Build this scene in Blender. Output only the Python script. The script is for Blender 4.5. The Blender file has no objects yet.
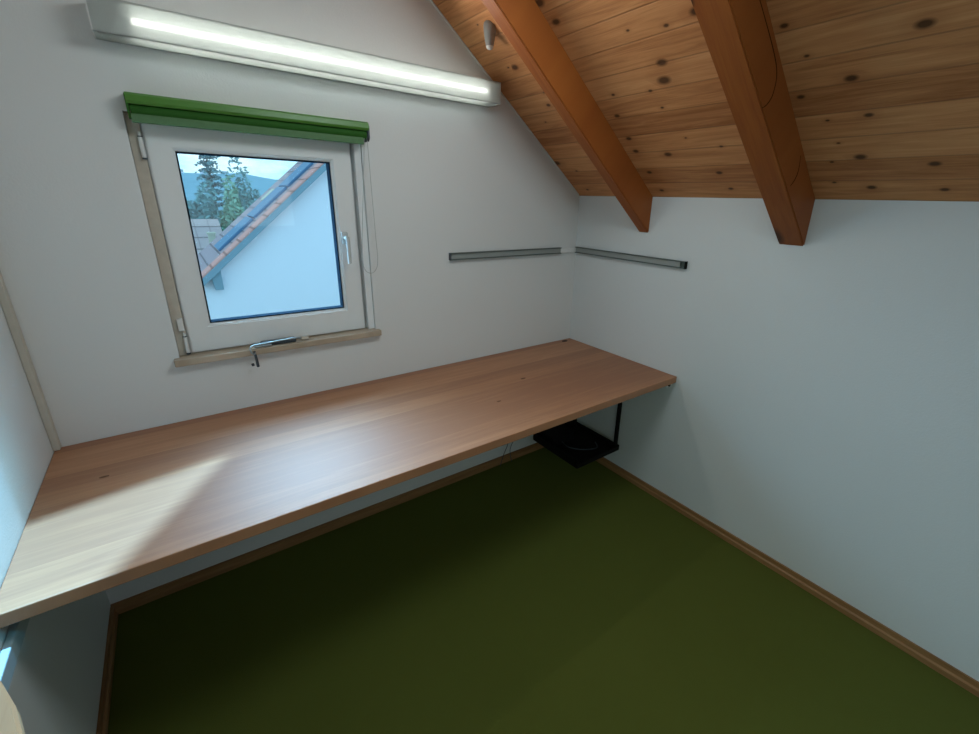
import bpy, bmesh, math, random
from mathutils import Vector, Matrix
random.seed(7)
C = bpy.context.scene.collection
L, H, T, D = 2.385, .74, .034, .796          # room width, desk height, thickness, depth
ZC, SL = 1.6074, .7862                        # knee-wall height, slope of the roof (rise per metre)
YR = -4.2                                     # rear wall
WORLD = {}                                    # object -> world position of its origin

# ------------------------------------------------------------------ helpers
def srgb(r, g, b):
    f = lambda c: (c/255/12.92) if c/255 <= .04045 else ((c/255+.055)/1.055)**2.4
    return (f(r), f(g), f(b), 1)

def box(bm, x0, x1, y0, y1, z0, z1, bev=0, seg=2):
    vs = [bm.verts.new(p) for p in ((x0,y0,z0),(x1,y0,z0),(x1,y1,z0),(x0,y1,z0),(x0,y0,z1),(x1,y0,z1),(x1,y1,z1),(x0,y1,z1))]
    fs = [bm.faces.new([vs[i] for i in q]) for q in ((0,3,2,1),(4,5,6,7),(0,1,5,4),(1,2,6,5),(2,3,7,6),(3,0,4,7))]
    if bev:
        es = {e for f in fs for e in f.edges}
        bmesh.ops.bevel(bm, geom=list(es), offset=bev, segments=seg, affect='EDGES', profile=.5)

def B(*a, **k):
    bm = bmesh.new(); box(bm, *a, **k); return bm

def prism(bm, pts, axis, a0, a1):
    """polygon extruded along an axis; pts are the two other coordinates in order"""
    def mk(p, a):
        if axis == 'x': return (a, p[0], p[1])
        if axis == 'y': return (p[0], a, p[1])
        return (p[0], p[1], a)
    v0 = [bm.verts.new(mk(p, a0)) for p in pts]; v1 = [bm.verts.new(mk(p, a1)) for p in pts]
    n = len(pts)
    bm.faces.new(v0); bm.faces.new(v1[::-1])
    for i in range(n): bm.faces.new((v0[i], v1[i], v1[(i+1) % n], v0[(i+1) % n]))
    bmesh.ops.recalc_face_normals(bm, faces=bm.faces[:])

def tube(bm, pts, r, seg=8, closed=False, r1=None):
    pts = [Vector(p) for p in pts]; n = len(pts); rings = []
    prev = None
    for i, p in enumerate(pts):
        a = pts[(i-1) % n] if (closed or i) else p
        b = pts[(i+1) % n] if (closed or i < n-1) else p
        t = (b-a).normalized()
        if prev is None:
            u = t.orthogonal().normalized()
        else:
            u = (prev - t*prev.dot(t)).normalized()
        prev = u; w = t.cross(u)
        rr = r if r1 is None else r + (r1-r)*i/(n-1)
        rings.append([bm.verts.new(p + (u*math.cos(2*math.pi*k/seg) + w*math.sin(2*math.pi*k/seg))*rr) for k in range(seg)])
    m = n if closed else n-1
    for i in range(m):
        q0, q1 = rings[i], rings[(i+1) % n]
        for k in range(seg): bm.faces.new((q0[k], q0[(k+1) % seg], q1[(k+1) % seg], q1[k]))
    if not closed:
        bm.faces.new(rings[0][::-1]); bm.faces.new(rings[-1])

def lathe(bm, prof, origin, axis=(0,0,1), seg=28):
    ax = Vector(axis).normalized(); u = ax.orthogonal().normalized(); w = ax.cross(u); o = Vector(origin)
    rings = []
    for r, h in prof:
        rings.append([bm.verts.new(o + ax*h + (u*math.cos(2*math.pi*k/seg) + w*math.sin(2*math.pi*k/seg))*max(r, 1e-5)) for k in range(seg)])
    for a, b in zip(rings, rings[1:]):
        for k in range(seg): bm.faces.new((a[k], a[(k+1) % seg], b[(k+1) % seg], b[k]))
    bm.faces.new(rings[0][::-1]); bm.faces.new(rings[-1])

def spline(ps, n=8):
    ps = [Vector(p) for p in ps]; out = []
    for i in range(len(ps)-1):
        p0, p1, p2, p3 = ps[max(i-1,0)], ps[i], ps[i+1], ps[min(i+2, len(ps)-1)]
        for k in range(n):
            t = k/n
            out.append(.5*((2*p1)+(p2-p0)*t+(2*p0-5*p1+4*p2-p3)*t*t+(3*p1-p0-3*p2+p3)*t**3))
    out.append(ps[-1]); return out

def obj(name, bm, mat, parent=None, base=None, smooth=False):
    """link ONE mesh built in world coordinates; origin at base (or at the parent's)"""
    o0 = Vector(base) if base is not None else (WORLD[parent] if parent else Vector((0,0,0)))
    bmesh.ops.translate(bm, verts=bm.verts[:], vec=-o0)
    me = bpy.data.meshes.new(name); bm.to_mesh(me); bm.free()
    me.materials.append(mat)
    if smooth:
        for p in me.polygons: p.use_smooth = True
        me.set_sharp_from_angle(angle=math.radians(38))
    o = bpy.data.objects.new(name, me); C.objects.link(o)
    if parent:
        o.parent = parent; o.location = o0 - WORLD[parent]
    else:
        o.location = o0
    WORLD[o] = o0
    return o

def tag(o, label=None, cat=None, group=None, kind=None):
    if label: o['label'] = label
    if cat: o['category'] = cat
    if group: o['group'] = group
    if kind: o['kind'] = kind
    return o

def thing(name, loc, label=None, cat=None, group=None, kind=None):
    o = bpy.data.objects.new(name, None); C.objects.link(o); o.location = loc
    o.empty_display_size = .05
    WORLD[o] = Vector(loc)
    return tag(o, label, cat, group, kind)

def struct(name, bm, mat, label=None, **k):
    return tag(obj(name, bm, mat, **k), label, None, None, 'structure')

# ------------------------------------------------------------------ materials
class N:
    def __init__(s, name):
        s.m = bpy.data.materials.new(name); s.m.use_nodes = True
        s.t = s.m.node_tree; s.n = s.t.nodes; s.l = s.t.links
        s.b = s.n['Principled BSDF']; s.out = s.n['Material Output']
    def a(s, typ, **props):
        x = s.n.new(typ)
        for k, v in props.items(): setattr(x, k, v)
        return x
    def set(s, sock, v):
        if isinstance(v, bpy.types.NodeSocket): s.l.new(v, sock)
        else: sock.default_value = v
    def math(s, op, a, b=0., c=0.):
        x = s.a('ShaderNodeMath', operation=op); s.set(x.inputs[0], a); s.set(x.inputs[1], b); s.set(x.inputs[2], c); return x.outputs[0]
    def mix(s, f, a, b, mode='MIX'):
        x = s.a('ShaderNodeMix', data_type='RGBA', blend_type=mode); s.set(x.inputs[0], f); s.set(x.inputs[6], a); s.set(x.inputs[7], b); return x.outputs[2]
    def ramp(s, f, stops):
        x = s.a('ShaderNodeValToRGB'); e = x.color_ramp.elements
        while len(e) < len(stops): e.new(.5)
        for el, (p, c) in zip(e, stops): el.position = p; el.color = c
        s.set(x.inputs[0], f); return x.outputs[0]
    def coord(s, scale=(1,1,1), kind='Object'):
        c = s.a('ShaderNodeTexCoord'); m = s.a('ShaderNodeMapping'); s.l.new(c.outputs[kind], m.inputs[0]); m.inputs[3].default_value = scale; return m.outputs[0]
    def noise(s, v, scale, detail=4., rough=.55, dist=0.):
        x = s.a('ShaderNodeTexNoise'); s.l.new(v, x.inputs['Vector']); x.inputs['Scale'].default_value = scale
        x.inputs['Detail'].default_value = detail; x.inputs['Roughness'].default_value = rough; x.inputs['Distortion'].default_value = dist
        return x.outputs[0]
    def bump(s, h, strength, dist=.002):
        x = s.a('ShaderNodeBump'); s.set(x.inputs['Height'], h); x.inputs['Strength'].default_value = strength; x.inputs['Distance'].default_value = dist
        s.l.new(x.outputs[0], s.b.inputs['Normal'])
    def base(s, col, rough=.5, spec=.5, metal=0.):
        s.set(s.b.inputs['Base Color'], col); s.set(s.b.inputs['Roughness'], rough); s.b.inputs['Specular IOR Level'].default_value = spec; s.b.inputs['Metallic'].default_value = metal
        return s
V1 = lambda v: (v, v, v, 1)

def plain(name, col, rough=.5, spec=.4, metal=0., var=.06, scale=30., bump=0.):
    k = N(name); v = k.coord(); n = k.noise(v, scale, 3.)
    lo = tuple(c*(1-var) for c in col[:3]) + (1,); hi = tuple(min(1, c*(1+var)) for c in col[:3]) + (1,)
    k.base(k.mix(n, lo, hi), rough, spec, metal)
    if bump: k.bump(n, bump)
    return k.m

def plaster(name, col, bump=.35):
    k = N(name); v = k.coord()
    n1 = k.noise(v, 1.6, 3.); n2 = k.noise(v, 150., 3., .6); n3 = k.noise(v, 38., 2.)
    c = k.mix(n1, tuple(x*.96 for x in col[:3])+(1,), col)
    c = k.mix(k.math('MULTIPLY', n2, .12), c, tuple(x*.8 for x in col[:3])+(1,))
    k.base(c, .85, .2); k.bump(k.math('ADD', n2, k.math('MULTIPLY', n3, .5)), bump, .0015)
    return k.m

def plank_wood(name, board, along, across, dark, mid, light, grain=1., knots=0., groove=0., rough=.5, spec=.4, knotcol=(.035,.012,.004,1), coat=0., tone=.5, boardlen=0.):
    """boards lying along one object axis, each with its own tone, long grain and round knots"""
    k = N(name); tc = k.a('ShaderNodeTexCoord'); sp = k.a('ShaderNodeSeparateXYZ'); k.l.new(tc.outputs['Object'], sp.inputs[0])
    u = sp.outputs['XYZ'.index(along)]; w = sp.outputs['XYZ'.index(across)]
    q = k.math('DIVIDE', w, board); cell = k.math('FLOOR', q); fr = k.math('FRACT', q)
    key = cell
    if boardlen:
        off = k.a('ShaderNodeTexWhiteNoise', noise_dimensions='1D'); k.l.new(cell, off.inputs['W'])
        us = k.math('FLOOR', k.math('ADD', k.math('DIVIDE', u, boardlen), off.outputs[0]))
        key = k.math('ADD', cell, k.math('MULTIPLY', us, 17.31))
    wn = k.a('ShaderNodeTexWhiteNoise', noise_dimensions='1D'); k.l.new(key, wn.inputs['W'])
    cb = k.a('ShaderNodeCombineXYZ')
    k.set(cb.inputs[0], k.math('MULTIPLY', u, 1.0)); k.set(cb.inputs[1], k.math('MULTIPLY', w, 14.)); k.set(cb.inputs[2], k.math('MULTIPLY', key, 3.71))
    g1 = k.noise(cb.outputs[0], 3.2*grain, 5., .6, .6)
    cb2 = k.a('ShaderNodeCombineXYZ')
    k.set(cb2.inputs[0], k.math('MULTIPLY', u, 3.)); k.set(cb2.inputs[1], k.math('MULTIPLY', w, 160.)); k.set(cb2.inputs[2], key)
    g2 = k.noise(cb2.outputs[0], 2.2, 3.)
    f = k.math('ADD', k.math('MULTIPLY', g1, 1.-tone*.5), k.math('MULTIPLY', k.math('SUBTRACT', wn.outputs[0], .5), tone))
    f = k.math('ADD', f, k.math('MULTIPLY', k.math('SUBTRACT', g2, .5), .25))
    c = k.ramp(f, [(.2, dark), (.48, mid), (.8, light)])
    if knots:
        kv = k.a('ShaderNodeCombineXYZ')
        k.set(kv.inputs[0], k.math('MULTIPLY', u, knots*.62)); k.set(kv.inputs[1], k.math('MULTIPLY', w, knots)); k.set(kv.inputs[2], 0.37)
        vo = k.a('ShaderNodeTexVoronoi', voronoi_dimensions='2D'); k.l.new(kv.outputs[0], vo.inputs['Vector']); vo.inputs['Scale'].default_value = 1.
        rnd = k.a('ShaderNodeSeparateColor'); k.l.new(vo.outputs['Color'], rnd.inputs[0])
        rad = k.math('ADD', k.math('MULTIPLY', k.math('POWER', rnd.outputs[0], 2.), .135), .035)
        on = k.math('GREATER_THAN', rnd.outputs[1], .28)
        s0 = k.a('ShaderNodeMapRange'); s0.clamp = True
        k.set(s0.inputs[0], k.math('DIVIDE', vo.outputs['Distance'], rad)); s0.inputs[1].default_value = .55; s0.inputs[2].default_value = 1.25; s0.inputs[3].default_value = 1.; s0.inputs[4].default_value = 0.
        halo = k.a('ShaderNodeMapRange'); k.set(halo.inputs[0], k.math('DIVIDE', vo.outputs['Distance'], rad)); halo.inputs[1].default_value = 1.; halo.inputs[2].default_value = 3.2; halo.inputs[3].default_value = .35; halo.inputs[4].default_value = 0.
        c = k.mix(k.math('MULTIPLY', halo.outputs[0], on), c, dark)
        c = k.mix(k.math('MULTIPLY', k.math('MULTIPLY', s0.outputs[0], on), .85), c, knotcol)
    if groove:
        d = k.math('ABSOLUTE', k.math('SUBTRACT', fr, .5))
        gl = k.a('ShaderNodeMapRange'); k.set(gl.inputs[0], d); gl.inputs[1].default_value = .5-groove; gl.inputs[2].default_value = .5; gl.inputs[3].default_value = 0.; gl.inputs[4].default_value = 1.
        c = k.mix(k.math('MULTIPLY', gl.outputs[0], .4), c, tuple(x*.3 for x in dark[:3])+(1,))
        k.bump(k.math('SUBTRACT', k.math('MULTIPLY', g2, .15), gl.outputs[0]), .4, .003)
    else:
        k.bump(g2, .06, .001)
    k.base(c, rough, spec)
    if coat: k.b.inputs['Coat Weight'].default_value = coat; k.b.inputs['Coat Roughness'].default_value = .66
    return k.m

M = {}
M['wall'] = plaster('white_plaster', (.70,.715,.71,1))
M['wall_side'] = plaster('white_plaster_side', (.66,.70,.71,1), .5)
M['ceil'] = plank_wood('pine_panelling', .096, 'Y', 'X', (.34,.128,.042,1), (.57,.255,.10,1), (.73,.385,.175,1), knots=9.5, groove=.04, rough=.55, spec=.3, tone=.26)
M['beam'] = plank_wood('laminated_beam', .5, 'X', 'Y', (.245,.062,.012,1), (.32,.094,.018,1), (.40,.13,.028,1), knots=4., rough=.5, spec=.3, tone=.1)
M['desk'] = plank_wood('beech_lamella', .088, 'X', 'Y', (.29,.115,.046,1), (.38,.165,.068,1), (.48,.235,.115,1), rough=.6, spec=.5, tone=.42, coat=1., boardlen=0.)
M['base'] = plank_wood('oak_skirting', .6, 'Y', 'Z', (.19,.09,.034,1), (.28,.145,.058,1), (.35,.20,.085,1), tone=.1)
M['basex'] = plank_wood('oak_skirting_long', .6, 'X', 'Z', (.19,.09,.034,1), (.28,.145,.058,1), (.35,.20,.085,1), tone=.1)
M['pale'] = plank_wood('pale_birch', .6, 'Y', 'X', (.55,.42,.26,1), (.66,.52,.34,1), (.74,.61,.42,1), tone=.1)
M['pvc'] = plain('white_pvc', (.74,.76,.76,1), .35, .45, var=.02)
M['gasket'] = plain('grey_gasket', (.012,.022,.034,1), .9, 0.)
M['strip'] = plain('bare_jamb', (.50,.46,.39,1), .8, .2, var=.15, scale=45.)
M['batten'] = plain('beige_sealing', (.52,.50,.44,1), .8, .2, var=.1, scale=40.)
M['sill'] = plank_wood('travertine_sill', .05, 'X', 'Y', (.34,.27,.19,1), (.48,.40,.31,1), (.58,.51,.42,1), tone=.25, rough=.45)
M['alu'] = plain('grey_aluminium', (.09,.115,.105,1), .45, .4, .3, var=.05)
M['aluw'] = plain('light_aluminium', (.33,.355,.34,1), .5, .4, .2, var=.05)
M['steel'] = plain('steel', (.30,.36,.38,1), .45, .4, .8, var=.05)
M['dsteel'] = plain('dark_steel', (.07,.09,.11,1), .4, .5, .7, var=.1)
M['black'] = plain('black_metal', (.005,.005,.005,1), .6, .12, var=.1)
M['greenL'] = plain('bright_green_fascia', (.075,.215,.035,1), .35, .35, var=.06)
M['greenD'] = plain('green_fabric_roll', (.022,.10,.012,1), .7, .2, var=.15, scale=80.)
M['greenM'] = plain('green_fabric', (.10,.20,.095,1), .7, .2, var=.1, scale=60.)
M['cord'] = plain('cord', (.40,.42,.40,1), .6)
M['whitepl'] = plain('white_plastic', (.66,.67,.66,1), .4, .4, var=.02)
M['handle'] = plain('matt_white_handle', (.50,.53,.53,1), .8, 0., var=.02)
M['greypl'] = plain('grey_plastic', (.27,.28,.275,1), .5, .4, var=.03)
M['duct'] = plain('pale_duct', (.36,.44,.46,1), .6, .4, var=.04)

k = N('green_carpet'); v = k.coord()
n1 = k.noise(v, 1.3, 4.); n2 = k.noise(v, 420., 2., .7); n3 = k.noise(v, 22., 3.)
c = k.mix(n1, (.095,.107,.020,1), (.130,.150,.033,1)); c = k.mix(k.math('MULTIPLY', n2, .5), c, (.040,.052,.010,1)); c = k.mix(k.math('MULTIPLY', n3, .25), c, (.11,.135,.03,1))
k.base(c, 1., 0.); k.b.inputs['Sheen Weight'].default_value = .12; k.b.inputs['Sheen Tint'].default_value = (.5,.7,.25,1); k.bump(n2, .6, .004)
M['carpet'] = k.m

k = N('window_glass')                                   # clear pane: straight-through view with a faint reflection
tr = k.a('ShaderNodeBsdfTransparent'); gl = k.a('ShaderNodeBsdfGlossy'); mx = k.a('ShaderNodeMixShader'); fr = k.a('ShaderNodeLayerWeight')
tr.inputs[0].default_value = (.93,.97,1,1); gl.inputs['Roughness'].default_value = .02; fr.inputs[0].default_value = .5
k.l.new(k.math('MULTIPLY_ADD', k.math('POWER', fr.outputs['Facing'], 4.), .35, .025), mx.inputs[0]); k.l.new(tr.outputs[0], mx.inputs[1]); k.l.new(gl.outputs[0], mx.inputs[2]); k.l.new(mx.outputs[0], k.out.inputs[0])
M['glass'] = k.m

k = N('frosted_acrylic')                                # milky lamp cover
tl = k.a('ShaderNodeBsdfTranslucent'); df = k.a('ShaderNodeBsdfDiffuse'); rf = k.a('ShaderNodeBsdfRefraction')
for x in (tl, df): x.inputs[0].default_value = (.70,.74,.73,1)
rf.inputs['Color'].default_value = (.95,.97,.96,1); rf.inputs['Roughness'].default_value = .25; rf.inputs['IOR'].default_value = 1.25
m1 = k.a('ShaderNodeMixShader'); m2 = k.a('ShaderNodeMixShader'); m1.inputs[0].default_value = .42; m2.inputs[0].default_value = .30
k.l.new(tl.outputs[0], m1.inputs[1]); k.l.new(df.outputs[0], m1.inputs[2]); k.l.new(m1.outputs[0], m2.inputs[1]); k.l.new(rf.outputs[0], m2.inputs[2]); k.l.new(m2.outputs[0], k.out.inputs[0])
M['acrylic'] = k.m
k = N('fluorescent_tube'); k.base((.9,.9,.9,1)); k.b.inputs['Emission Color'].default_value = (1,.98,.90,1); k.b.inputs['Emission Strength'].default_value = 8.
M['tube'] = k.m

# ------------------------------------------------------------------ room shell
WT = .30
WX0, WX1, WZ0, WZ1 = -2.0, -1.262, .985, 1.80           # window opening
OUT = L + .35
ridge_x, ridge_z = -1.9, ZC + SL*1.9
def roofz(x): return ZC - SL*x if x > ridge_x else ridge_z - SL*(ridge_x - x)
bm = bmesh.new()                                        # window wall: four pieces round the opening, one mesh
prism(bm, [(-OUT,-.25),(WX0,-.25),(WX0,roofz(WX0)),(ridge_x-.0,roofz(ridge_x)) if WX0 > ridge_x else (WX0,roofz(WX0)),(-OUT,roofz(-OUT))] if WX0 > ridge_x else [(-OUT,-.25),(WX0,-.25),(WX0,roofz(WX0)),(-OUT,roofz(-OUT))], 'y', 0, WT)
prism(bm, [(WX0,-.25),(WX1,-.25),(WX1,WZ0-.022),(WX0,WZ0-.022)], 'y', 0, WT)
prism(bm, [(WX0,WZ1),(WX1,WZ1),(WX1,roofz(WX1)),(ridge_x,ridge_z),(WX0,roofz(WX0))], 'y', 0, WT)
prism(bm, [(WX1,-.25),(.3,-.25),(.3,roofz(.3)),(WX1,roofz(WX1))], 'y', 0, WT)
struct('wall_back', bm, M['wall'], 'white plastered gable wall with the window')
struct('wall_right', B(0, .3, YR, -.0005, -.25, ZC-.0005), M['wall_side'], 'low white knee wall under the roof slope')
struct('wall_left', B(-OUT, -L, YR, -.0005, -.25, roofz(-OUT)-.001), M['wall_side'], 'white wall at the left end of the desk')
bm = bmesh.new(); prism(bm, [(-OUT,-.25),(.3,-.25),(.3,roofz(.3)),(ridge_x,ridge_z),(-OUT,roofz(-OUT))], 'y', YR-.2, YR)
struct('wall_rear', bm, M['wall'], 'white wall behind the viewer')
struct('floor', B(-L, 0, YR, 0, -.2, 0), M['carpet'], 'dark olive green carpet floor')

# ceiling slope: local X runs up the slope, local Y = world Y, local Z points into the room
cs = 1/math.sqrt(1+SL*SL); sn = SL*cs
RM = Matrix(((-cs,0,-sn,0),(0,1,0,0),(sn,0,-cs,0),(0,0,0,1)))
def sloped(name, bm, mat, parent=None, z=0):
    me = bpy.data.meshes.new(name); bm.to_mesh(me); bm.free(); me.materials.append(mat)
    o = bpy.data.objects.new(name, me); C.objects.link(o)
    if parent: o.parent = parent
    else: o.matrix_world = Matrix.Translation((0,0,ZC)) @ RM
    WORLD[o] = Vector((0,0,ZC)); return o
slen = 1.9/cs
tag(sloped('ceiling', B(-.42, slen, YR, WT, -.06, 0), M['ceil']), 'sloping knotty pine board ceiling', None, None, 'structure')
RML = Matrix.Translation((ridge_x,0,ridge_z)) @ Matrix(((-cs,0,sn,0),(0,1,0,0),(-sn,0,-cs,0),(0,0,0,1)))
PATCH_SPOT_P = Vector((-2.12, -.22, 6.))                        # spot position; unseen opening in the left slope is added to shape the desk light patch
hole = []
for q in ((-1.85,-.35), (-2.42,-.47), (-2.42,-1.05), (-2.19,-.87)):  # corners of the wanted light patch, projected up to cut the added opening
    d = Vector((q[0], q[1], H)) - PATCH_SPOT_P
    t_ = (ridge_z - SL*(ridge_x - PATCH_SPOT_P.x) - PATCH_SPOT_P.z)/(d.z - SL*d.x)
    w_ = PATCH_SPOT_P + d*t_; hole.append(((ridge_x - w_.x)/cs, w_.y))
bm = bmesh.new(); xe = (OUT-1.9)/cs+.05
outer = [(0,WT), (xe,WT), (xe,YR), (0,YR)]; ring_v = []
for zz in (0, -.06):
    ring_v.append([[bm.verts.new((p[0],p[1],zz)) for p in outer], [bm.verts.new((p[0],p[1],zz)) for p in hole]])
for i in range(4):
    j = (i+1) % 4
    for o_, n_ in ring_v: bm.faces.new((o_[i],o_[j],n_[j],n_[i]))
    for kk in (0, 1): bm.faces.new((ring_v[0][kk][i],ring_v[0][kk][j],ring_v[1][kk][j],ring_v[1][kk][i]))
bmesh.ops.recalc_face_normals(bm, faces=bm.faces[:])
o = sloped('ceiling', bm, M['ceil']); o.matrix_world = RML
tag(o, 'pine board ceiling of the left slope, above the frame, with an added opening that shapes light', None, None, 'structure')

# rafters
RD = .1736
def rafter(y0, y1, label):
    bm = bmesh.new()
    prism(bm, [(.001,.0008),(-RD*sn+.002, RD*cs),(slen-.12, RD*cs),(slen-.02,.0008)], 'y', y1, y0)
    bmesh.ops.bevel(bm, geom=[e for e in bm.edges if abs((e.verts[0].co-e.verts[1].co).x) > 1 and min(v.co.z for v in e.verts) > .1], offset=.004, segments=2, affect='EDGES')
    o = sloped('rafter', bm, M['beam']); return tag(o, label, 'ceiling beam', 'rafters under the sloping ceiling')
rafter(-.453, -.513, 'narrow orange-brown wooden rafter nearest the window wall, beside the cone fitting')
r2 = rafter(-1.147, -1.242, 'wide orange-brown wooden rafter with a curved drying crack, farther from the window')
# the drying crack in the near rafter: a thin dark split along the face, bending down to its lower edge
def crack(pts, w):
    bm = bmesh.new(); y = -1.2424
    ps = spline(pts, 6)
    n = len(ps)
    for a, b, i in zip(ps, ps[1:], range(n)):
        wa = w*(.35+.65*math.sin(math.pi*i/n)); wb = w*(.35+.65*math.sin(math.pi*(i+1)/n))
        d = Vector((b.x-a.x, 0, b.z-a.z)).normalized(); nn = Vector((-d.z, 0, d.x))
        q = [a+nn*wa, a-nn*wa, b-nn*wb, b+nn*wb]
        f = [bm.verts.new((p.x, y, p.z)) for p in q] + [bm.verts.new((p.x, y+.002, p.z)) for p in q]
        for c in ((0,1,2,3),(4,7,6,5),(0,4,5,1),(1,5,6,2),(2,6,7,3),(3,7,4,0)): bm.faces.new([f[j] for j in c])
    return bm
M['crack'] = plain('dark_split', (.06,.018,.005,1), .9, .1)
CRK = [[(1.0,0,.035),(.80,0,.025),(.64,0,.022),(.575,0,.035),(.545,0,.075),(.545,0,.110),(.555,0,.134)], [(.243,0,.02),(.21,0,.05),(.20,0,.08),(.205,0,.115)]]
for pts in CRK: sloped('crack', crack(pts, .0022), M['crack'], r2)

# light seam where the gable wall meets the boards
bm = bmesh.new(); box(bm, .012, slen-.05, -.006, -.0008, .0008, .006)
tag(sloped('trim_1', bm, M['wall']), 'thin light seam between gable wall and board ceiling', None, None, 'structure')
struct('trim_2', B(-L+.0005, -L+.018, -.03, -.0008, H+.002, 2.6, bev=.002), M['batten'], 'narrow beige strip up the left wall corner')

# skirting boards: plain upper lip with a thicker lower half
prof = lambda s: [(0,.0005),(s*.0145,.0005),(s*.0145,.022),(s*.0085,.028),(s*.0085,.0485),(0,.0485)]
bm = bmesh.new(); prism(bm, [(p[0]-.0006, p[1]) for p in prof(-1)], 'y', YR+.002, -.016)
struct('baseboard_right', bm, M['base'], 'wooden skirting along the knee wall')
bm = bmesh.new(); prism(bm, [(-L+p[0]+.0006, p[1]) for p in prof(1)], 'y', YR+.002, -.016)
struct('baseboard_left', bm, M['base'], 'wooden skirting along the left wall')
bm = bmesh.new(); prism(bm, [(p[0]-.0006, p[1]) for p in prof(-1)], 'x', -L+.0008, -.0008)
struct('baseboard_back', bm, M['basex'], 'wooden skirting along the window wall')

# ------------------------------------------------------------------ window
win = thing('window_1', (-1.63, .03, WZ0), 'square white tilt window over the desk', None, None, 'structure')
def ring(bm, x0, x1, z0, z1, w, y0, y1, wl=None, wr=None, wb=None, wt=None, bev=.004):
    wl = w if wl is None else wl; wr = w if wr is None else wr; wb = w if wb is None else wb; wt = w if wt is None else wt
    o = [(x0,z0),(x1,z0),(x1,z1),(x0,z1)]; i = [(x0+wl,z0+wb),(x1-wr,z0+wb),(x1-wr,z1-wt),(x0+wl,z1-wt)]
    vo0 = [bm.verts.new((p[0],y0,p[1])) for p in o]; vi0 = [bm.verts.new((p[0],y0,p[1])) for p in i]
    vo1 = [bm.verts.new((p[0],y1,p[1])) for p in o]; vi1 = [bm.verts.new((p[0],y1,p[1])) for p in i]
    fs = []
    for a in range(4):
        b = (a+1) % 4
        fs += [bm.faces.new((vo0[a],vo0[b],vi0[b],vi0[a])), bm.faces.new((vo1[b],vo1[a],vi1[a],vi1[b])),
               bm.faces.new((vo0[b],vo0[a],vo1[a],vo1[b])), bm.faces.new((vi0[a],vi0[b],vi1[b],vi1[a]))]
    if bev:
        es = [e for e in bm.edges if e.is_valid and all(abs(v.co.y-y0) < 1e-6 for v in e.verts) and not (e.verts[0] in vo0 and e.verts[1] in vi0) and not (e.verts[1] in vo0 and e.verts[0] in vi0)]
        bmesh.ops.bevel(bm, geom=es, offset=bev, segments=2, affect='EDGES')
bm = bmesh.new(); ring(bm, WX0+.001, WX1-.001, WZ0-.021, WZ1-.001, .052, .0585, .125, wb=.077)
obj('window_frame', bm, M['pvc'], win)
SX0, SX1, SZ0, SZ1 = -1.963, -1.302, .9915, 1.785
bm = bmesh.new(); ring(bm, SX0, SX1, SZ0, SZ1, .08, .026, .092, wl=.072, wr=.076, wb=.0995, wt=.083, bev=.005)
# inner glazing bead
ring(bm, SX0+.068, SX1-.072, SZ0+.0955, SZ1-.079, .010, .036, .060, bev=.003)
sash = obj('sash', bm, M['pvc'], win)
GX0, GX1, GZ0, GZ1 = SX0+.078, SX1-.082, SZ0+.1055, SZ1-.089
bm = bmesh.new(); ring(bm, GX0-.001, GX1+.001, GZ0-.001, GZ1+.001, .0048, .0385, .078, bev=0)
obj('gasket', bm, M['gasket'], sash)
obj('glass_pane', B(GX0+.002, GX1-.002, .058, .064, GZ0+.002, GZ1-.002), M['glass'], win)
# bare strip of jamb left of the sash with the hinges on it
obj('jamb_strip', B(WX0+.0008, SX0-.0025, .024, .057, WZ0+.0045, WZ1-.002, bev=.001), M['strip'], win)
obj('jamb_strip', B(SX1+.012, WX1-.0008, .012, .057, WZ0+.0045, WZ1-.002, bev=.001), M['pvc'], win)
for z in (1.03, 1.70):
    bm = bmesh.new(); tube(bm, [(SX0-.008,.016,z-.03),(SX0-.008,.016,z+.03)], .0065, 12); tube(bm, [(SX0-.008,.016,z+.034),(SX0-.008,.016,z+.046)], .0045, 10)
    hg = obj('hinge', bm, M['whitepl'], sash, smooth=True)
    bm = bmesh.new(); tube(bm, [(SX0-.008,.016,z-.036),(SX0-.008,.016,z-.031)], .0068, 12); tube(bm, [(SX0-.008,.016,z+.0305),(SX0-.008,.016,z+.0335)], .0068, 12)
    obj('bearing', bm, M['dsteel'], hg)
obj('hinge', B(SX0-.022, SX0-.004, .010, .0235, 1.085, 1.13, bev=.002), M['whitepl'], sash)
# handle
hx = -1.357
bm = bmesh.new(); box(bm, hx-.013, hx+.013, .014, .0255, 1.375, 1.425, bev=.004)
tube(bm, [(hx,.016,1.402),(hx,-.012,1.402)], .008, 12)
tube(bm, spline([(hx,-.012,1.406),(hx,-.018,1.385),(hx,-.020,1.35),(hx,-.018,1.298)], 5), .0085, 12, r1=.0075)
tag(obj('handle', bm, M['handle'], sash, smooth=True), 'white lever handle')
obj('window_sill', B(-2.018, -1.2465, -.032, .057, .963, WZ0+.0035, bev=.003), M['sill'], win)

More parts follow.
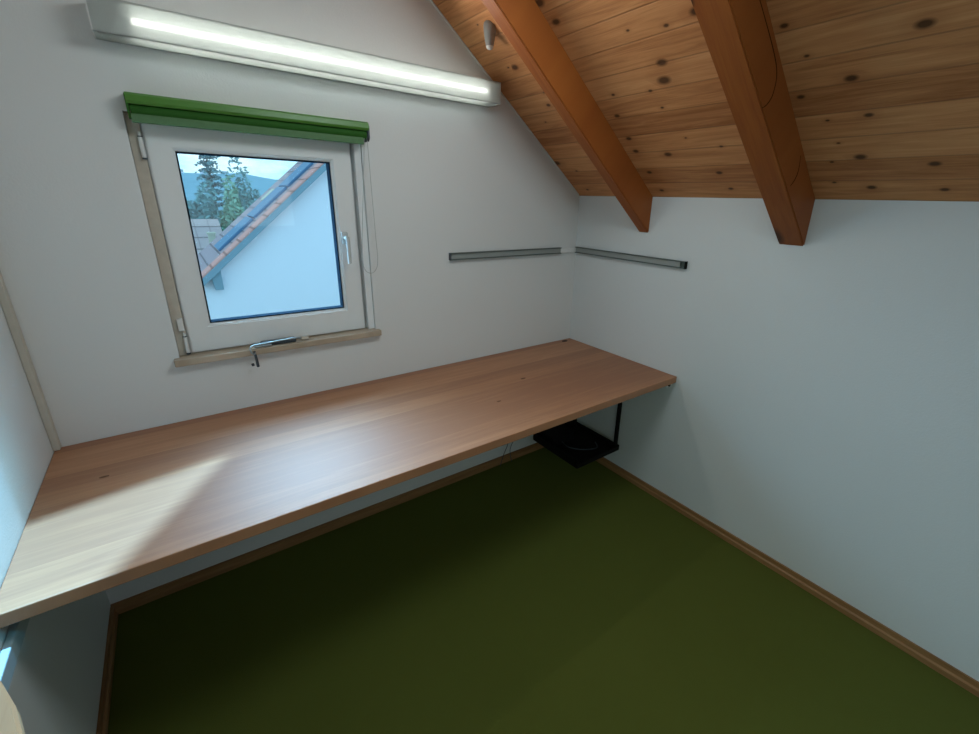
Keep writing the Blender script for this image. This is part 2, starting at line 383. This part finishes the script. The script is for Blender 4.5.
# ------------------------------------------------------------------ blind
bx0, bx1 = -1.985, -1.249
bl = thing('roller_blind', (-1.62, -.02, 1.77), 'rolled-up green blind mounted over the top of the window', 'blind')
bm = bmesh.new(); prism(bm, [(-.004,1.849),(-.052,1.847),(-.062,1.840),(-.064,1.824),(-.058,1.816),(-.004,1.816)], 'x', bx0, bx1)
tag(obj('fascia', bm, M['greenL'], bl), 'bright green cassette rail')
bm = bmesh.new(); lathe(bm, [(.018,0),(.018,bx1-bx0-.012)], (bx0+.006,-.034,1.803), (1,0,0), 24)
obj('fabric_roll', bm, M['greenD'], bl, smooth=True)
bm = bmesh.new(); prism(bm, [(-.046,1.792),(-.050,1.783),(-.050,1.768),(-.044,1.765),(-.042,1.768),(-.042,1.790)], 'x', bx0+.004, bx1-.02)
tag(obj('bottom_bar', bm, M['greenM'], bl), 'paler green lower hem bar')
for a, b in ((bx0-.002, bx0+.004), (bx1-.004, bx1+.004)):
    bm = bmesh.new(); prism(bm, [(-.001,1.846),(-.050,1.844),(-.058,1.83),(-.056,1.79),(-.044,1.778),(-.001,1.778)], 'x', a, b)
    obj('end_cap', bm, M['dsteel'] if a > -1.5 else M['greenD'], bl)
# bead cord loop
bm = bmesh.new()
pts = spline([(-1.253,-.045,1.80),(-1.250,-.045,1.60),(-1.246,-.042,1.42),(-1.243,-.038,1.31),(-1.252,-.034,1.268),(-1.275,-.030,1.252),(-1.300,-.028,1.272),(-1.305,-.030,1.33),(-1.292,-.036,1.50),(-1.272,-.042,1.70),(-1.264,-.045,1.80)], 6)
tube(bm, pts, .0013, 6)
obj('pull_cord', bm, M['cord'], bl)

# ------------------------------------------------------------------ wall lamp
lx0, lx1, lz0, lz1 = -2.02, -.645, 1.983, 2.070
lp = thing('wall_lamp', (-1.33, -.002, lz0), 'long white frosted box lamp glowing on the wall above the window', 'lamp')
obj('back_plate', B(lx0+.004, lx1-.004, -.012, -.002, lz0+.004, lz1-.004, bev=.001), M['whitepl'], lp)
bm = bmesh.new()                                        # U-shaped cover: front, underside, top
t = .004
box(bm, lx0, lx1, -.1, -.1+t, lz0, lz1)
box(bm, lx0, lx1, -.1+t, -.0015, lz0, lz0+t)
box(bm, lx0, lx1, -.1+t, -.0015, lz1-t, lz1)
obj('lamp_cover', bm, M['acrylic'], lp)
for a, b in ((lx0-.003, lx0), (lx1, lx1+.003)):
    obj('end_cap', B(a, b, -.1, -.0015, lz0, lz1), M['whitepl'], lp)
bm = bmesh.new(); tube(bm, [(lx0+.09,-.072,2.030),(lx1-.06,-.072,2.030)], .0085, 16)
tb = obj('tube', bm, M['tube'], lp, smooth=True)
for a in (lx0+.075, lx1-.058): obj('socket', B(a, a+.014, -.084, -.012, 2.016, 2.044, bev=.002), M['whitepl'], tb)

# ------------------------------------------------------------------ cone fitting on the ceiling
p = Vector((-.787,-.223,ZC+SL*.787))
bm = bmesh.new(); lathe(bm, [(.018,-.004),(.024,-.010),(.0255,-.020),(.0245,-.036),(.020,-.066),(.0165,-.084),(.015,-.088)], p + Vector((0,0,.018)))
cf = obj('ceiling_fitting', bm, M['greypl'], base=p, smooth=True)
tag(cf, 'small pale grey cone-shaped fitting hanging from the boards beside the first rafter', 'ceiling fitting')
bm = bmesh.new(); lathe(bm, [(.0145,-.088),(.0135,-.094),(.009,-.099),(.003,-.101)], p + Vector((0,0,.018)))
tag(obj('tip', bm, M['whitepl'], cf, smooth=True), 'white rounded tip')

# ------------------------------------------------------------------ wall rails
def channel_x(bm, x0, x1, z0, z1, dep):                 # on the window wall
    box(bm, x0, x1, -.004, -.001, z0, z1); box(bm, x0, x1, -dep, -.004, z1-.004, z1); box(bm, x0, x1, -dep, -.004, z0, z0+.004)
r1 = thing('wall_rail', (-.5,-.001,1.285), 'slim grey metal rail along the window wall right of the window', 'rail', 'slim rails meeting in the corner')
bm = bmesh.new(); channel_x(bm, -.868, -.135, 1.284, 1.318, .020); obj('channel', bm, M['alu'], r1)
obj('diffuser', B(-.862, -.135, -.012, -.0045, 1.2885, 1.3135), M['aluw'], r1)
obj('end_cap', B(-.872, -.868, -.021, -.001, 1.283, 1.319, bev=.001), M['dsteel'], r1)
obj('joint_plate', B(-.1345, -.024, -.010, -.001, 1.287, 1.309, bev=.001), M['pvc'], r1)
r2_ = thing('wall_rail', (-.001,-.38,1.285), 'slim grey metal rail along the knee wall below the rafter ends', 'rail', 'slim rails meeting in the corner')
bm = bmesh.new(); y0, y1, z0, z1, dep = -.755, -.012, 1.284, 1.318, .020
box(bm, -.004, -.001, y0, y1, z0, z1); box(bm, -dep, -.004, y0, y1, z1-.004, z1); box(bm, -dep, -.004, y0, y1, z0, z0+.004)
obj('channel', bm, M['alu'], r2_)
obj('diffuser', B(-.012, -.0045, y0+.03, y1, 1.2885, 1.3135), M['aluw'], r2_)
obj('end_cap', B(-.021, -.001, y0-.004, y0, 1.283, 1.319, bev=.001), M['black'], r2_)

# ------------------------------------------------------------------ desk
dk = thing('desk', (-1.19, -.4, H-T), 'long wooden worktop desk running wall to wall below the window', 'desk')
bm = B(-L+.0012, -.0012, -D, -.0012, H-T, H, bev=.0025)
obj('tabletop', bm, M['desk'], dk)
bm = bmesh.new()
hole = [(-.075+.021*math.cos(a), -.034+.013*math.sin(a)) for a in [2*math.pi*i/24 for i in range(24)]]
prism(bm, hole, 'z', H+.0002, H+.0012); tag(obj('cable_hole', bm, M['black'], dk), 'small oval dark cable opening')
M['knot'] = plain('dark_knot', (.13,.055,.022,1), .5, .3)
for x, y, r in ((-.680,-.381,.010), (-.93,-.53,.007), (-2.24,-.30,.008)):
    bm = bmesh.new(); prism(bm, [(x+1.5*r*math.cos(a), y+.7*r*math.sin(a)) for a in [2*math.pi*i/16 for i in range(16)]], 'z', H+.0001, H+.0006)
    obj('knot', bm, M['knot'], dk)
bm = bmesh.new(); box(bm, -.05, -.0016, -.775, -.03, H-T-.026, H-T-.0003, bev=.002); obj('support_batten', bm, M['wall_side'], dk)
bm = bmesh.new(); lathe(bm, [(.008,0),(.008,.006),(.003,.008)], (-.032,-.7755,H-T-.012), (0,-1,0), 14); obj('screw', bm, M['black'], dk)
bm = bmesh.new(); box(bm, -L+.0016, -L+.05, -.60, -.03, H-T-.045, H-T-.0003, bev=.002); obj('support_batten', bm, M['wall_side'], dk)

# ------------------------------------------------------------------ tray hung below the desk
TX0, TX1, TY0, TY1, TZ = -.40, -.055, -.53, -.15, .200
tr_ = thing('hanging_tray', (-.23,-.34,TZ), 'black metal tray hanging on rods under the right end of the desk', 'tray')
bm = bmesh.new(); box(bm, TX0, TX1, TY0, TY1, TZ-.006, TZ, bev=.002)
obj('tray_plate', bm, M['black'], tr_)
bm = bmesh.new(); box(bm, TX0, TX0+.006, TY0, TY1, TZ, TZ+.045, bev=.001); box(bm, TX1-.006, TX1, TY0, TY1, TZ, TZ+.028, bev=.001)
box(bm, TX0+.006, TX1-.006, TY1-.006, TY1, TZ, TZ+.045, bev=.001); box(bm, TX0+.006, TX1-.006, TY0, TY0+.006, TZ, TZ+.022, bev=.001)
obj('rim', bm, M['black'], tr_)
for x, y in ((TX1-.010, TY0+.022), (TX1-.012, TY1-.02), (TX0+.012, TY1-.02)):
    bm = bmesh.new(); tube(bm, [(x,y,TZ),(x,y,H-T-.027 if x > -.1 else H-T-.0005)], .0125, 14)
    lathe(bm, [(.014,0),(.014,.02),(.010,.024)], (x,y,TZ), (0,0,1), 14)
    obj('rod', bm, M['black'], tr_, smooth=True)
# black power adapter lying in the tray
ad = thing('power_adapter', (-.30,-.24,TZ+.001), 'black power box lying in the hanging tray under the desk', 'power supply')
obj('housing', B(-.375, -.20, -.30, -.18, TZ+.001, TZ+.062, bev=.006), M['black'], ad)
bm = bmesh.new(); tube(bm, spline([(-.30,-.301,TZ+.02),(-.30,-.36,TZ+.012),(-.24,-.42,TZ+.006),(-.16,-.45,TZ+.006),(-.12,-.40,TZ+.006)], 6), .0035, 8); obj('lead', bm, M['dsteel'], ad)
# thin cables that hang from the desk to the skirting
cabs = [[(-.42,-.06,H-T-.001),(-.43,-.05,.45),(-.46,-.045,.20),(-.49,-.04,.10),(-.47,-.035,.0055)],
        [(-.52,-.05,H-T-.001),(-.53,-.04,.42),(-.50,-.035,.18),(-.54,-.04,.08),(-.56,-.035,.0055)],
        [(-.47,-.10,H-T-.001),(-.46,-.08,.42),(-.43,-.06,.22),(-.405,-.075,.20),(-.40,-.10,.24)]]
labs = ['thin dark cable hanging behind the desk, middle of three, touching the carpet',
        'thin dark cable hanging behind the desk, farthest left of three',
        'thin dark cable hanging behind the desk, nearest the black tray']
for pts, lb in zip(cabs, labs):
    bm = bmesh.new(); tube(bm, spline(pts, 7), .0022, 6)
    tag(obj('cable', bm, M['dsteel'], base=pts[0]), lb, 'cable', 'cables hanging under the desk')

# ------------------------------------------------------------------ metal stay with keys lying on the sill
sz = WZ0+.0035
st = thing('window_stay', (-1.66,-.01,sz), 'dark metal window stay with a dangling hook lying on the sill', 'window stay')
bm = bmesh.new(); box(bm, -1.735, -1.605, -.020, .012, sz+.0005, sz+.018, bev=.006); obj('bar', bm, M['dsteel'], st)
bm = bmesh.new(); tube(bm, spline([(-1.765,-.028,sz+.014),(-1.70,-.026,sz+.017),(-1.62,-.020,sz+.019),(-1.585,-.012,sz+.012)], 5), .0034, 8)
tube(bm, [(-1.762,-.0275,sz+.008),(-1.70,-.026,sz+.008)], .004, 8)
tag(obj('rod', bm, M['steel'], st, smooth=True), 'bright steel rod')
bm = bmesh.new(); tube(bm, [(-1.585,-.012,sz+.012),(-1.557,-.012,sz+.009)], .0075, 10); obj('knob', bm, M['strip'], st, smooth=True)
bm = bmesh.new(); tube(bm, spline([(-1.765,-.028,sz+.014),(-1.776,-.034,sz+.010),(-1.776,-.042,sz-.006),(-1.768,-.043,sz-.018),(-1.762,-.042,sz-.010)], 5), .003, 8); obj('hook', bm, M['steel'], st, smooth=True)
bm = bmesh.new(); tube(bm, [(-1.765,-.040,sz-.006),(-1.762,-.039,sz-.035),(-1.760,-.038,sz-.072)], .0042, 8, r1=.0055); tube(bm, [(-1.778,-.040,sz-.055),(-1.776,-.040,sz-.064)], .005, 8); obj('pendant', bm, M['dsteel'], st, smooth=True)

# ------------------------------------------------------------------ left wall: duct and rounded shelf end
cd = obj('trim_3', B(-L+.0006, -L+.016, -1.9, -.62, .618, .660, bev=.003), M['duct'], base=(-L,-1.2,.618))
tag(cd, 'pale horizontal cable duct on the left wall just below desk level', None, None, 'structure')
zs = .90
def shelf_x(y):
    pts = [(-1.0,-2.384),(-1.05,-2.335),(-1.11,-2.295),(-1.172,-2.261),(-1.23,-2.237),(-1.286,-2.221),(-1.36,-2.206),(-1.45,-2.198)]
    return pts
pts = [(x+.0, y) for y, x in shelf_x(0)] + [(-2.196,-1.75),(-2.384,-1.75)]
bm = bmesh.new(); prism(bm, pts, 'z', zs-.028, zs)
bmesh.ops.bevel(bm, geom=[e for e in bm.edges if abs(e.verts[0].co.z-e.verts[1].co.z) < 1e-6], offset=.004, segments=2, affect='EDGES')
tag(obj('wall_shelf', bm, M['pale'], base=(-L,-1.4,zs-.028)), 'rounded end of a pale wooden shelf on the left wall, bottom left corner', 'shelf')

# ------------------------------------------------------------------ outdoors
M['render'] = plain('white_render', (.86,.83,.97,1), .9, .1, var=.02, scale=3.)
M['verge'] = plain('blue_grey_verge', (.22,.32,.42,1), .6)
M['dpanel'] = plain('solar_glass', (.10,.21,.38,1), .55, .3, var=.15, scale=6.)
M['cream'] = plain('cream_render', (.60,.55,.47,1), .8, var=.08)
def tiles(name, a, b, sx, sy, ax=(0,1)):
    k = N(name); v = k.coord((1,1,1)); sp = k.a('ShaderNodeSeparateXYZ'); k.l.new(v, sp.inputs[0])
    fy = k.math('FRACT', k.math('MULTIPLY', sp.outputs[ax[1]], sy)); fx = k.math('FRACT', k.math('MULTIPLY', sp.outputs[ax[0]], sx))
    row = k.math('LESS_THAN', fx, .12); n = k.noise(v, 5., 4.)
    c = k.mix(n, a, b); c = k.mix(k.math('MULTIPLY', row, .6), c, tuple(x*.25 for x in a[:3])+(1,))
    c = k.mix(k.math('MULTIPLY', k.math('LESS_THAN', fy, .1), .35), c, tuple(x*.4 for x in a[:3])+(1,))
    k.base(c, .8, .2); return k.m
M['tile'] = tiles('mauve_roof_tiles', (.38,.27,.33,1), (.50,.37,.42,1), 2.9, 3.2)
M['otile'] = tiles('orange_verge_tiles', (.70,.29,.27,1), (.80,.40,.37,1), 2.6, .5)
M['btile'] = tiles('brown_roof_tiles', (.40,.30,.33,1), (.54,.42,.44,1), 1.5, 2.5, (1,0))

HY, HY2 = 9., 12.3
sl2 = (2.181+.184)/(1.010+1.649); c2 = 1/math.sqrt(1+sl2*sl2); s2 = sl2*c2
def rk(u, n=0): return (-1.649 + u*c2 - n*s2, -.184 + u*s2 + n*c2)     # along the rake, off it
hs = thing('house', (2.5, HY, -4.), 'white gabled neighbour house with red tiled roof seen close through the window', 'house')
apex = 6.2
bm = bmesh.new(); a0 = rk(.02, -.13); a1 = rk(apex, -.13); ax = a1[0]
prism(bm, [(a0[0],-4.),(2*ax-a0[0],-4.),(2*ax-a0[0],a0[1]),(ax,a1[1]),(a0[0],a0[1])], 'y', HY+.25, HY2-.2)
obj('wall', bm, M['render'], hs)
def roof_slab(name, mat, u0, u1, n0, n1, y0, y1, z_off=None):
    pts = [rk(u0,n0), rk(u1,n0), rk(u1,n1), rk(u0,n1)]
    bm = bmesh.new(); x0 = Vector((-1.649,0,-.184))
    # built in slope coordinates so the tile courses follow the roof
    box(bm, u0, u1, y0-HY, y1-HY, n0, n1)
    me = bpy.data.meshes.new(name); bm.to_mesh(me); bm.free(); me.materials.append(mat)
    o = bpy.data.objects.new(name, me); C.objects.link(o); o.parent = hs
    o.matrix_local = Matrix.Translation(Vector((-1.649, HY, -.184)) - WORLD[hs]) @ Matrix(((c2,0,-s2,0),(0,1,0,0),(s2,0,c2,0),(0,0,0,1)))
    WORLD[o] = Vector((-1.649,HY,-.184)); return o
roof_slab('roof', M['tile'], -.05, apex, -.10, -.005, HY+.66, HY2)
tag(roof_slab('verge_tiles', M['otile'], -.05, apex, -.09, .0, HY+.03, HY+.66), 'orange-red edge tiles')
tag(roof_slab('verge_board', M['verge'], -.06, apex, -.125, -.012, HY, HY+.03), 'blue-grey board under the roof edge')
for i in range(3): roof_slab('solar_panel', M['dpanel'], .75+i*1.05, 1.76+i*1.05, .0, .05, HY+1.0, HY+1.95)
roof_slab('skylight', M['cream'], 2.35, 2.75, .0, .04, HY+2.1, HY+2.45)
bm = bmesh.new(); prism(bm, [rk(.24,-.126), rk(.48,-.126), (rk(.48,-.126)[0], -.37), (rk(.24,-.126)[0]+.03, -.37)], 'y', HY+.06, HY+.3); obj('beam_end', bm, M['verge'], hs)
bm = bmesh.new(); prism(bm, [(2*ax-p[0], p[1]) for p in (rk(-.05,-.10), rk(apex,-.10), rk(apex,0), rk(-.05,0))], 'y', HY, HY2); obj('roof', bm, M['tile'], hs)

h2 = thing('house', (-3.2,18.,-4.), 'lower brown tiled roof of a second house left of the white gable', 'house')
bm = bmesh.new()
o = bpy.data.objects.new('roof', None) if False else None
me_bm = bmesh.new(); prism(me_bm, [(13.6,-.95),(17.2,.66),(20.8,-.95),(20.8,-1.05),(17.2,.56),(13.6,-1.05)], 'x', -6.5, -.45)
obj('roof', me_bm, M['btile'], h2)
bm = bmesh.new(); prism(bm, [(14.,-4.),(20.4,-4.),(20.4,-1.),(17.2,.5),(14.,-1.)], 'x', -6.3, -.65); obj('wall', bm, M['cream'], h2)
bm = bmesh.new(); box(bm, -1.07, -.91, 13.0, 13.17, -4., .46); box(bm, -1.09, -.89, 12.98, 13.19, .46, .51)
tag(obj('chimney', bm, M['cream'], base=(-.99,13.08,-4.)), 'narrow cream chimney stack between the two roofs outside', 'chimney')

gk = N('meadow'); v = gk.coord(); gk.base(gk.mix(gk.noise(v, .3, 4.), (.06,.11,.05,1), (.12,.17,.09,1)), .95, .1); M['ground'] = gk.m
struct('ground', B(-60, 70, .35, 140, -4.2, -4.0), M['ground'], 'garden ground outside')
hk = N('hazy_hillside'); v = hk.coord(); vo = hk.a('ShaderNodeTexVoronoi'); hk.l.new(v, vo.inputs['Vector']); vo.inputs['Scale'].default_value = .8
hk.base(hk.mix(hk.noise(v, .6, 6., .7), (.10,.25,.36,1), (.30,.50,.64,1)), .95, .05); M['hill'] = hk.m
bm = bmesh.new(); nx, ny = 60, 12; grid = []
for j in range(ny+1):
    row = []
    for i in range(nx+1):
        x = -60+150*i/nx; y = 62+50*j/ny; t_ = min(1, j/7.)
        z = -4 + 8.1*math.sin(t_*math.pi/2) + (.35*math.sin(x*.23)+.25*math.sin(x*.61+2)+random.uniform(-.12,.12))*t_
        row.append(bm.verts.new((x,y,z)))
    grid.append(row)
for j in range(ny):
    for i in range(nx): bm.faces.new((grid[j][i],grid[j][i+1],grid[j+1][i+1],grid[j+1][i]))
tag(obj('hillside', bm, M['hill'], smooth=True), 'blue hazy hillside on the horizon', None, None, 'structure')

M['needle'] = plain('blue_green_needles', (.15,.33,.40,1), .8, .15, var=.5, scale=2.)  # sky glare and haze are mixed into these pale needle and leaf colours
M['leaf'] = plain('green_leaves', (.24,.44,.36,1), .8, .15, var=.45, scale=2.)
M['leafd'] = plain('dark_teal_leaves', (.17,.36,.40,1), .8, .15, var=.45, scale=2.)
M['bark'] = plain('bark', (.07,.06,.05,1), .9)
def leafcard(bm, p, s, flat=False):
    d = Vector((random.gauss(0,1), random.gauss(0,1), random.gauss(0,.35 if flat else 1))).normalized(); e = d.orthogonal().normalized()
    e = (e*math.cos(a_ := random.uniform(0, 6.28)) + d.cross(e)*math.sin(a_))
    bm.faces.new([bm.verts.new(p - d*s), bm.verts.new(p + e*s*.45), bm.verts.new(p + d*s), bm.verts.new(p - e*s*.45)])
def tree(name, x, y, z0, z1, r, label, mat, conifer):
    t_ = thing(name, (x,y,z0), label, 'tree', 'trees outside the window')
    bm = bmesh.new(); tube(bm, [(x,y,z0),(x+.05,y,(z0+z1)/2),(x,y,z1-.2)], .13, 8, r1=.015); obj('trunk', bm, M['bark'], t_)
    bm = bmesh.new()
    if conifer:
        nl = 22
        for i in range(nl):
            f = i/nl; zz = z0+1.2+(z1-z0-1.3)*f; rr = r*(1-f)**.8+.12
            for b in range(11):
                a = random.uniform(0, 6.28); ln = rr*random.uniform(.6,1.15)
                for q in range(16):
                    w = q/15; p = Vector((x+math.cos(a)*ln*w, y+math.sin(a)*ln*w, zz+.12*math.sin(w*3)-.25*w*ln*.5+random.uniform(-.05,.05)))
                    leafcard(bm, p+Vector((random.uniform(-.08,.08),)*3), .13*(1.25-w*.5), True)
    else:
        for i in range(2400):
            u = Vector((random.gauss(0,1),random.gauss(0,1),random.gauss(0,1))).normalized()*random.uniform(.55,1)
            n_ = 1+.25*math.sin(u.x*5+x)+.2*math.sin(u.z*6+y)
            leafcard(bm, Vector((x+u.x*r*n_, y+u.y*r*n_, (z0+z1)/2+.4+u.z*(z1-z0)*.47*n_)), .17)
    obj('foliage', bm, mat, t_)
tree('conifer', .45, 29., -4., 5.2, 1.45, 'tall blue-green conifer rising into the sky behind the roofs', M['needle'], True)
tree('tree', .85, 25.5, -4., 1.85, 1.0, 'bright green leafy tree in front of the conifer', M['leaf'], False)
tree('tree', -.72, 22., -4., 1.15, .85, 'low dark leafy tree left of the conifer, above the brown roof', M['leafd'], False)
tree('tree', -1.9, 33., -4., 1.3, 1.2, 'broad hazy tree at the far left of the pane, behind the low dark tree', M['leafd'], False)
tree('tree', 2.6, 33.5, -4., 2.5, 1.3, 'hazy leafy tree right of the conifer, behind the red roof', M['leafd'], False)
# tiny houses far away on the hill
def far_house(x, y, z, s):
    f = thing('house', (x,y,z), 'tiny pale house far off on the hazy hillside', 'house', 'far houses on the hillside')
    obj('wall', B(x-s, x+s, y-s*.7, y+s*.7, z, z+s*1.1), M['render'], f)
    bm = bmesh.new(); prism(bm, [(y-s*.85,z+s*1.05),(y,z+s*1.8),(y+s*.85,z+s*1.05)], 'x', x-s*1.1, x+s*1.1); obj('roof', bm, M['verge'], f)
def hill_z(y): return -4 + 8.1*math.sin(min(1, (y-62)/50*12/7)*math.pi/2)
for x, y, s in ((-.9,66,.42),(.2,68.,.38),(-1.6,72,.5),(5.2,70,.5),(3.7,76,.45),(6.6,80,.5),(1.2,88,.5),(-2.,89,.45),(4.6,90,.55),(7.4,90,.5)):
    far_house(x, y, hill_z(y)-.25, s)

# ------------------------------------------------------------------ sky
w = bpy.data.worlds.new('sky'); bpy.context.scene.world = w; w.use_nodes = True
nt = w.node_tree; bg = nt.nodes['Background']
tc = nt.nodes.new('ShaderNodeTexCoord'); mp = nt.nodes.new('ShaderNodeMapping'); mp.inputs[3].default_value = (1,1,2.6)
nz = nt.nodes.new('ShaderNodeTexNoise'); nz.inputs['Scale'].default_value = 5.; nz.inputs['Detail'].default_value = 7.; nz.inputs['Roughness'].default_value = .6
cr = nt.nodes.new('ShaderNodeValToRGB'); e = cr.color_ramp.elements
e[0].position = .40; e[0].color = (.20,.68,.85,1); e[1].position = .66; e[1].color = (.80,.98,1.02,1)
nt.links.new(tc.outputs['Generated'], mp.inputs[0]); nt.links.new(mp.outputs[0], nz.inputs['Vector']); nt.links.new(nz.outputs[0], cr.inputs[0]); nt.links.new(cr.outputs[0], bg.inputs[0])
bg.inputs[1].default_value = 1.5

# ------------------------------------------------------------------ lights
def area(name, loc, target, sx, sy, power, col, spread=180):
    l = bpy.data.lights.new(name, 'AREA'); l.shape = 'RECTANGLE'; l.size = sx; l.size_y = sy; l.energy = power; l.color = col; l.spread = math.radians(spread)
    o = bpy.data.objects.new(name, l); C.objects.link(o); o.location = loc
    o.rotation_euler = (Vector(target)-Vector(loc)).to_track_quat('-Z','Y').to_euler(); return o
area('rear_window_light', (-1.3,-4.05,1.6), (-1.8,0,1.3), 1.2, .8, 5, (.84,.97,1.0))
area('left_window_light', (-2.3,-2.7,1.1), (-.7,-1.75,-.3), .8, .8, 3.2, (.82,1.0,.82), 110)
area('overhead_fill', (-1.15,-1.20,2.28), (-1.55,-.62,.60), .6, .45, 9.6,  (.84,.97,1.0))  # unseen fill lamp added below the boards; no roof window here
area('window_daylight', (-1.63,.55,1.47), (-1.45,-1.2,.45), .80, .70, 37, (.44,.75,1.0), 120)
area('wall_lamp_light', (-1.42,-.112,2.02), (-1.42,-1.2,2.06), .8, .05, 5.5, (1.0,.93,.82))
def spot(name, loc, target, power, col, ang, blend, r=.05):
    l = bpy.data.lights.new(name, 'SPOT'); l.energy = power; l.color = col; l.spot_size = math.radians(ang); l.spot_blend = blend; l.shadow_soft_size = r
    o = bpy.data.objects.new(name, l); C.objects.link(o); o.location = loc
    o.rotation_euler = (Vector(target)-Vector(loc)).to_track_quat('-Z','Y').to_euler(); return o
spot('desk_patch_light', PATCH_SPOT_P, (-2.13,-.55,.74), 4700, (.25,.62,1.0), 17, .1, .045)  # added spot above the opening, throws the bright patch on the desk
spot('blue_wall_light', (-1.2,-1.4,1.5), (-2.385,-.70,.98), 62, (.15,.72,1.0), 27, 1., .1)  # added spot without a fixture, tints the left wall cyan

# ------------------------------------------------------------------ camera
cam = bpy.data.cameras.new('camera'); co = bpy.data.objects.new('camera', cam); C.objects.link(co)
cam.sensor_fit = 'HORIZONTAL'; cam.sensor_width = 36; cam.lens = 444.188/979*36
cam.shift_x = -26.624/979; cam.shift_y = -13.345/979; cam.clip_start = .02; cam.clip_end = 500
F = Vector((.57849152,.7475057,-.3264702)); Rr = Vector((.79638481,-.60414786,.02786745)); U = Vector((.1764052,.27611699,.9447966))
mw = Matrix((( Rr.x,U.x,-F.x,-1.95688),(Rr.y,U.y,-F.y,-1.96856),(Rr.z,U.z,-F.z,1.57245),(0,0,0,1)))
co.matrix_world = mw
sc = bpy.context.scene; sc.camera = co
sc.view_settings.view_transform = 'Standard'; sc.view_settings.look = 'None'; sc.view_settings.exposure = 0
sc.cycles.max_bounces = 10; sc.cycles.diffuse_bounces = 5; sc.cycles.transparent_max_bounces = 12
sc.cycles.use_denoising = True; sc.cycles.sample_clamp_indirect = 6
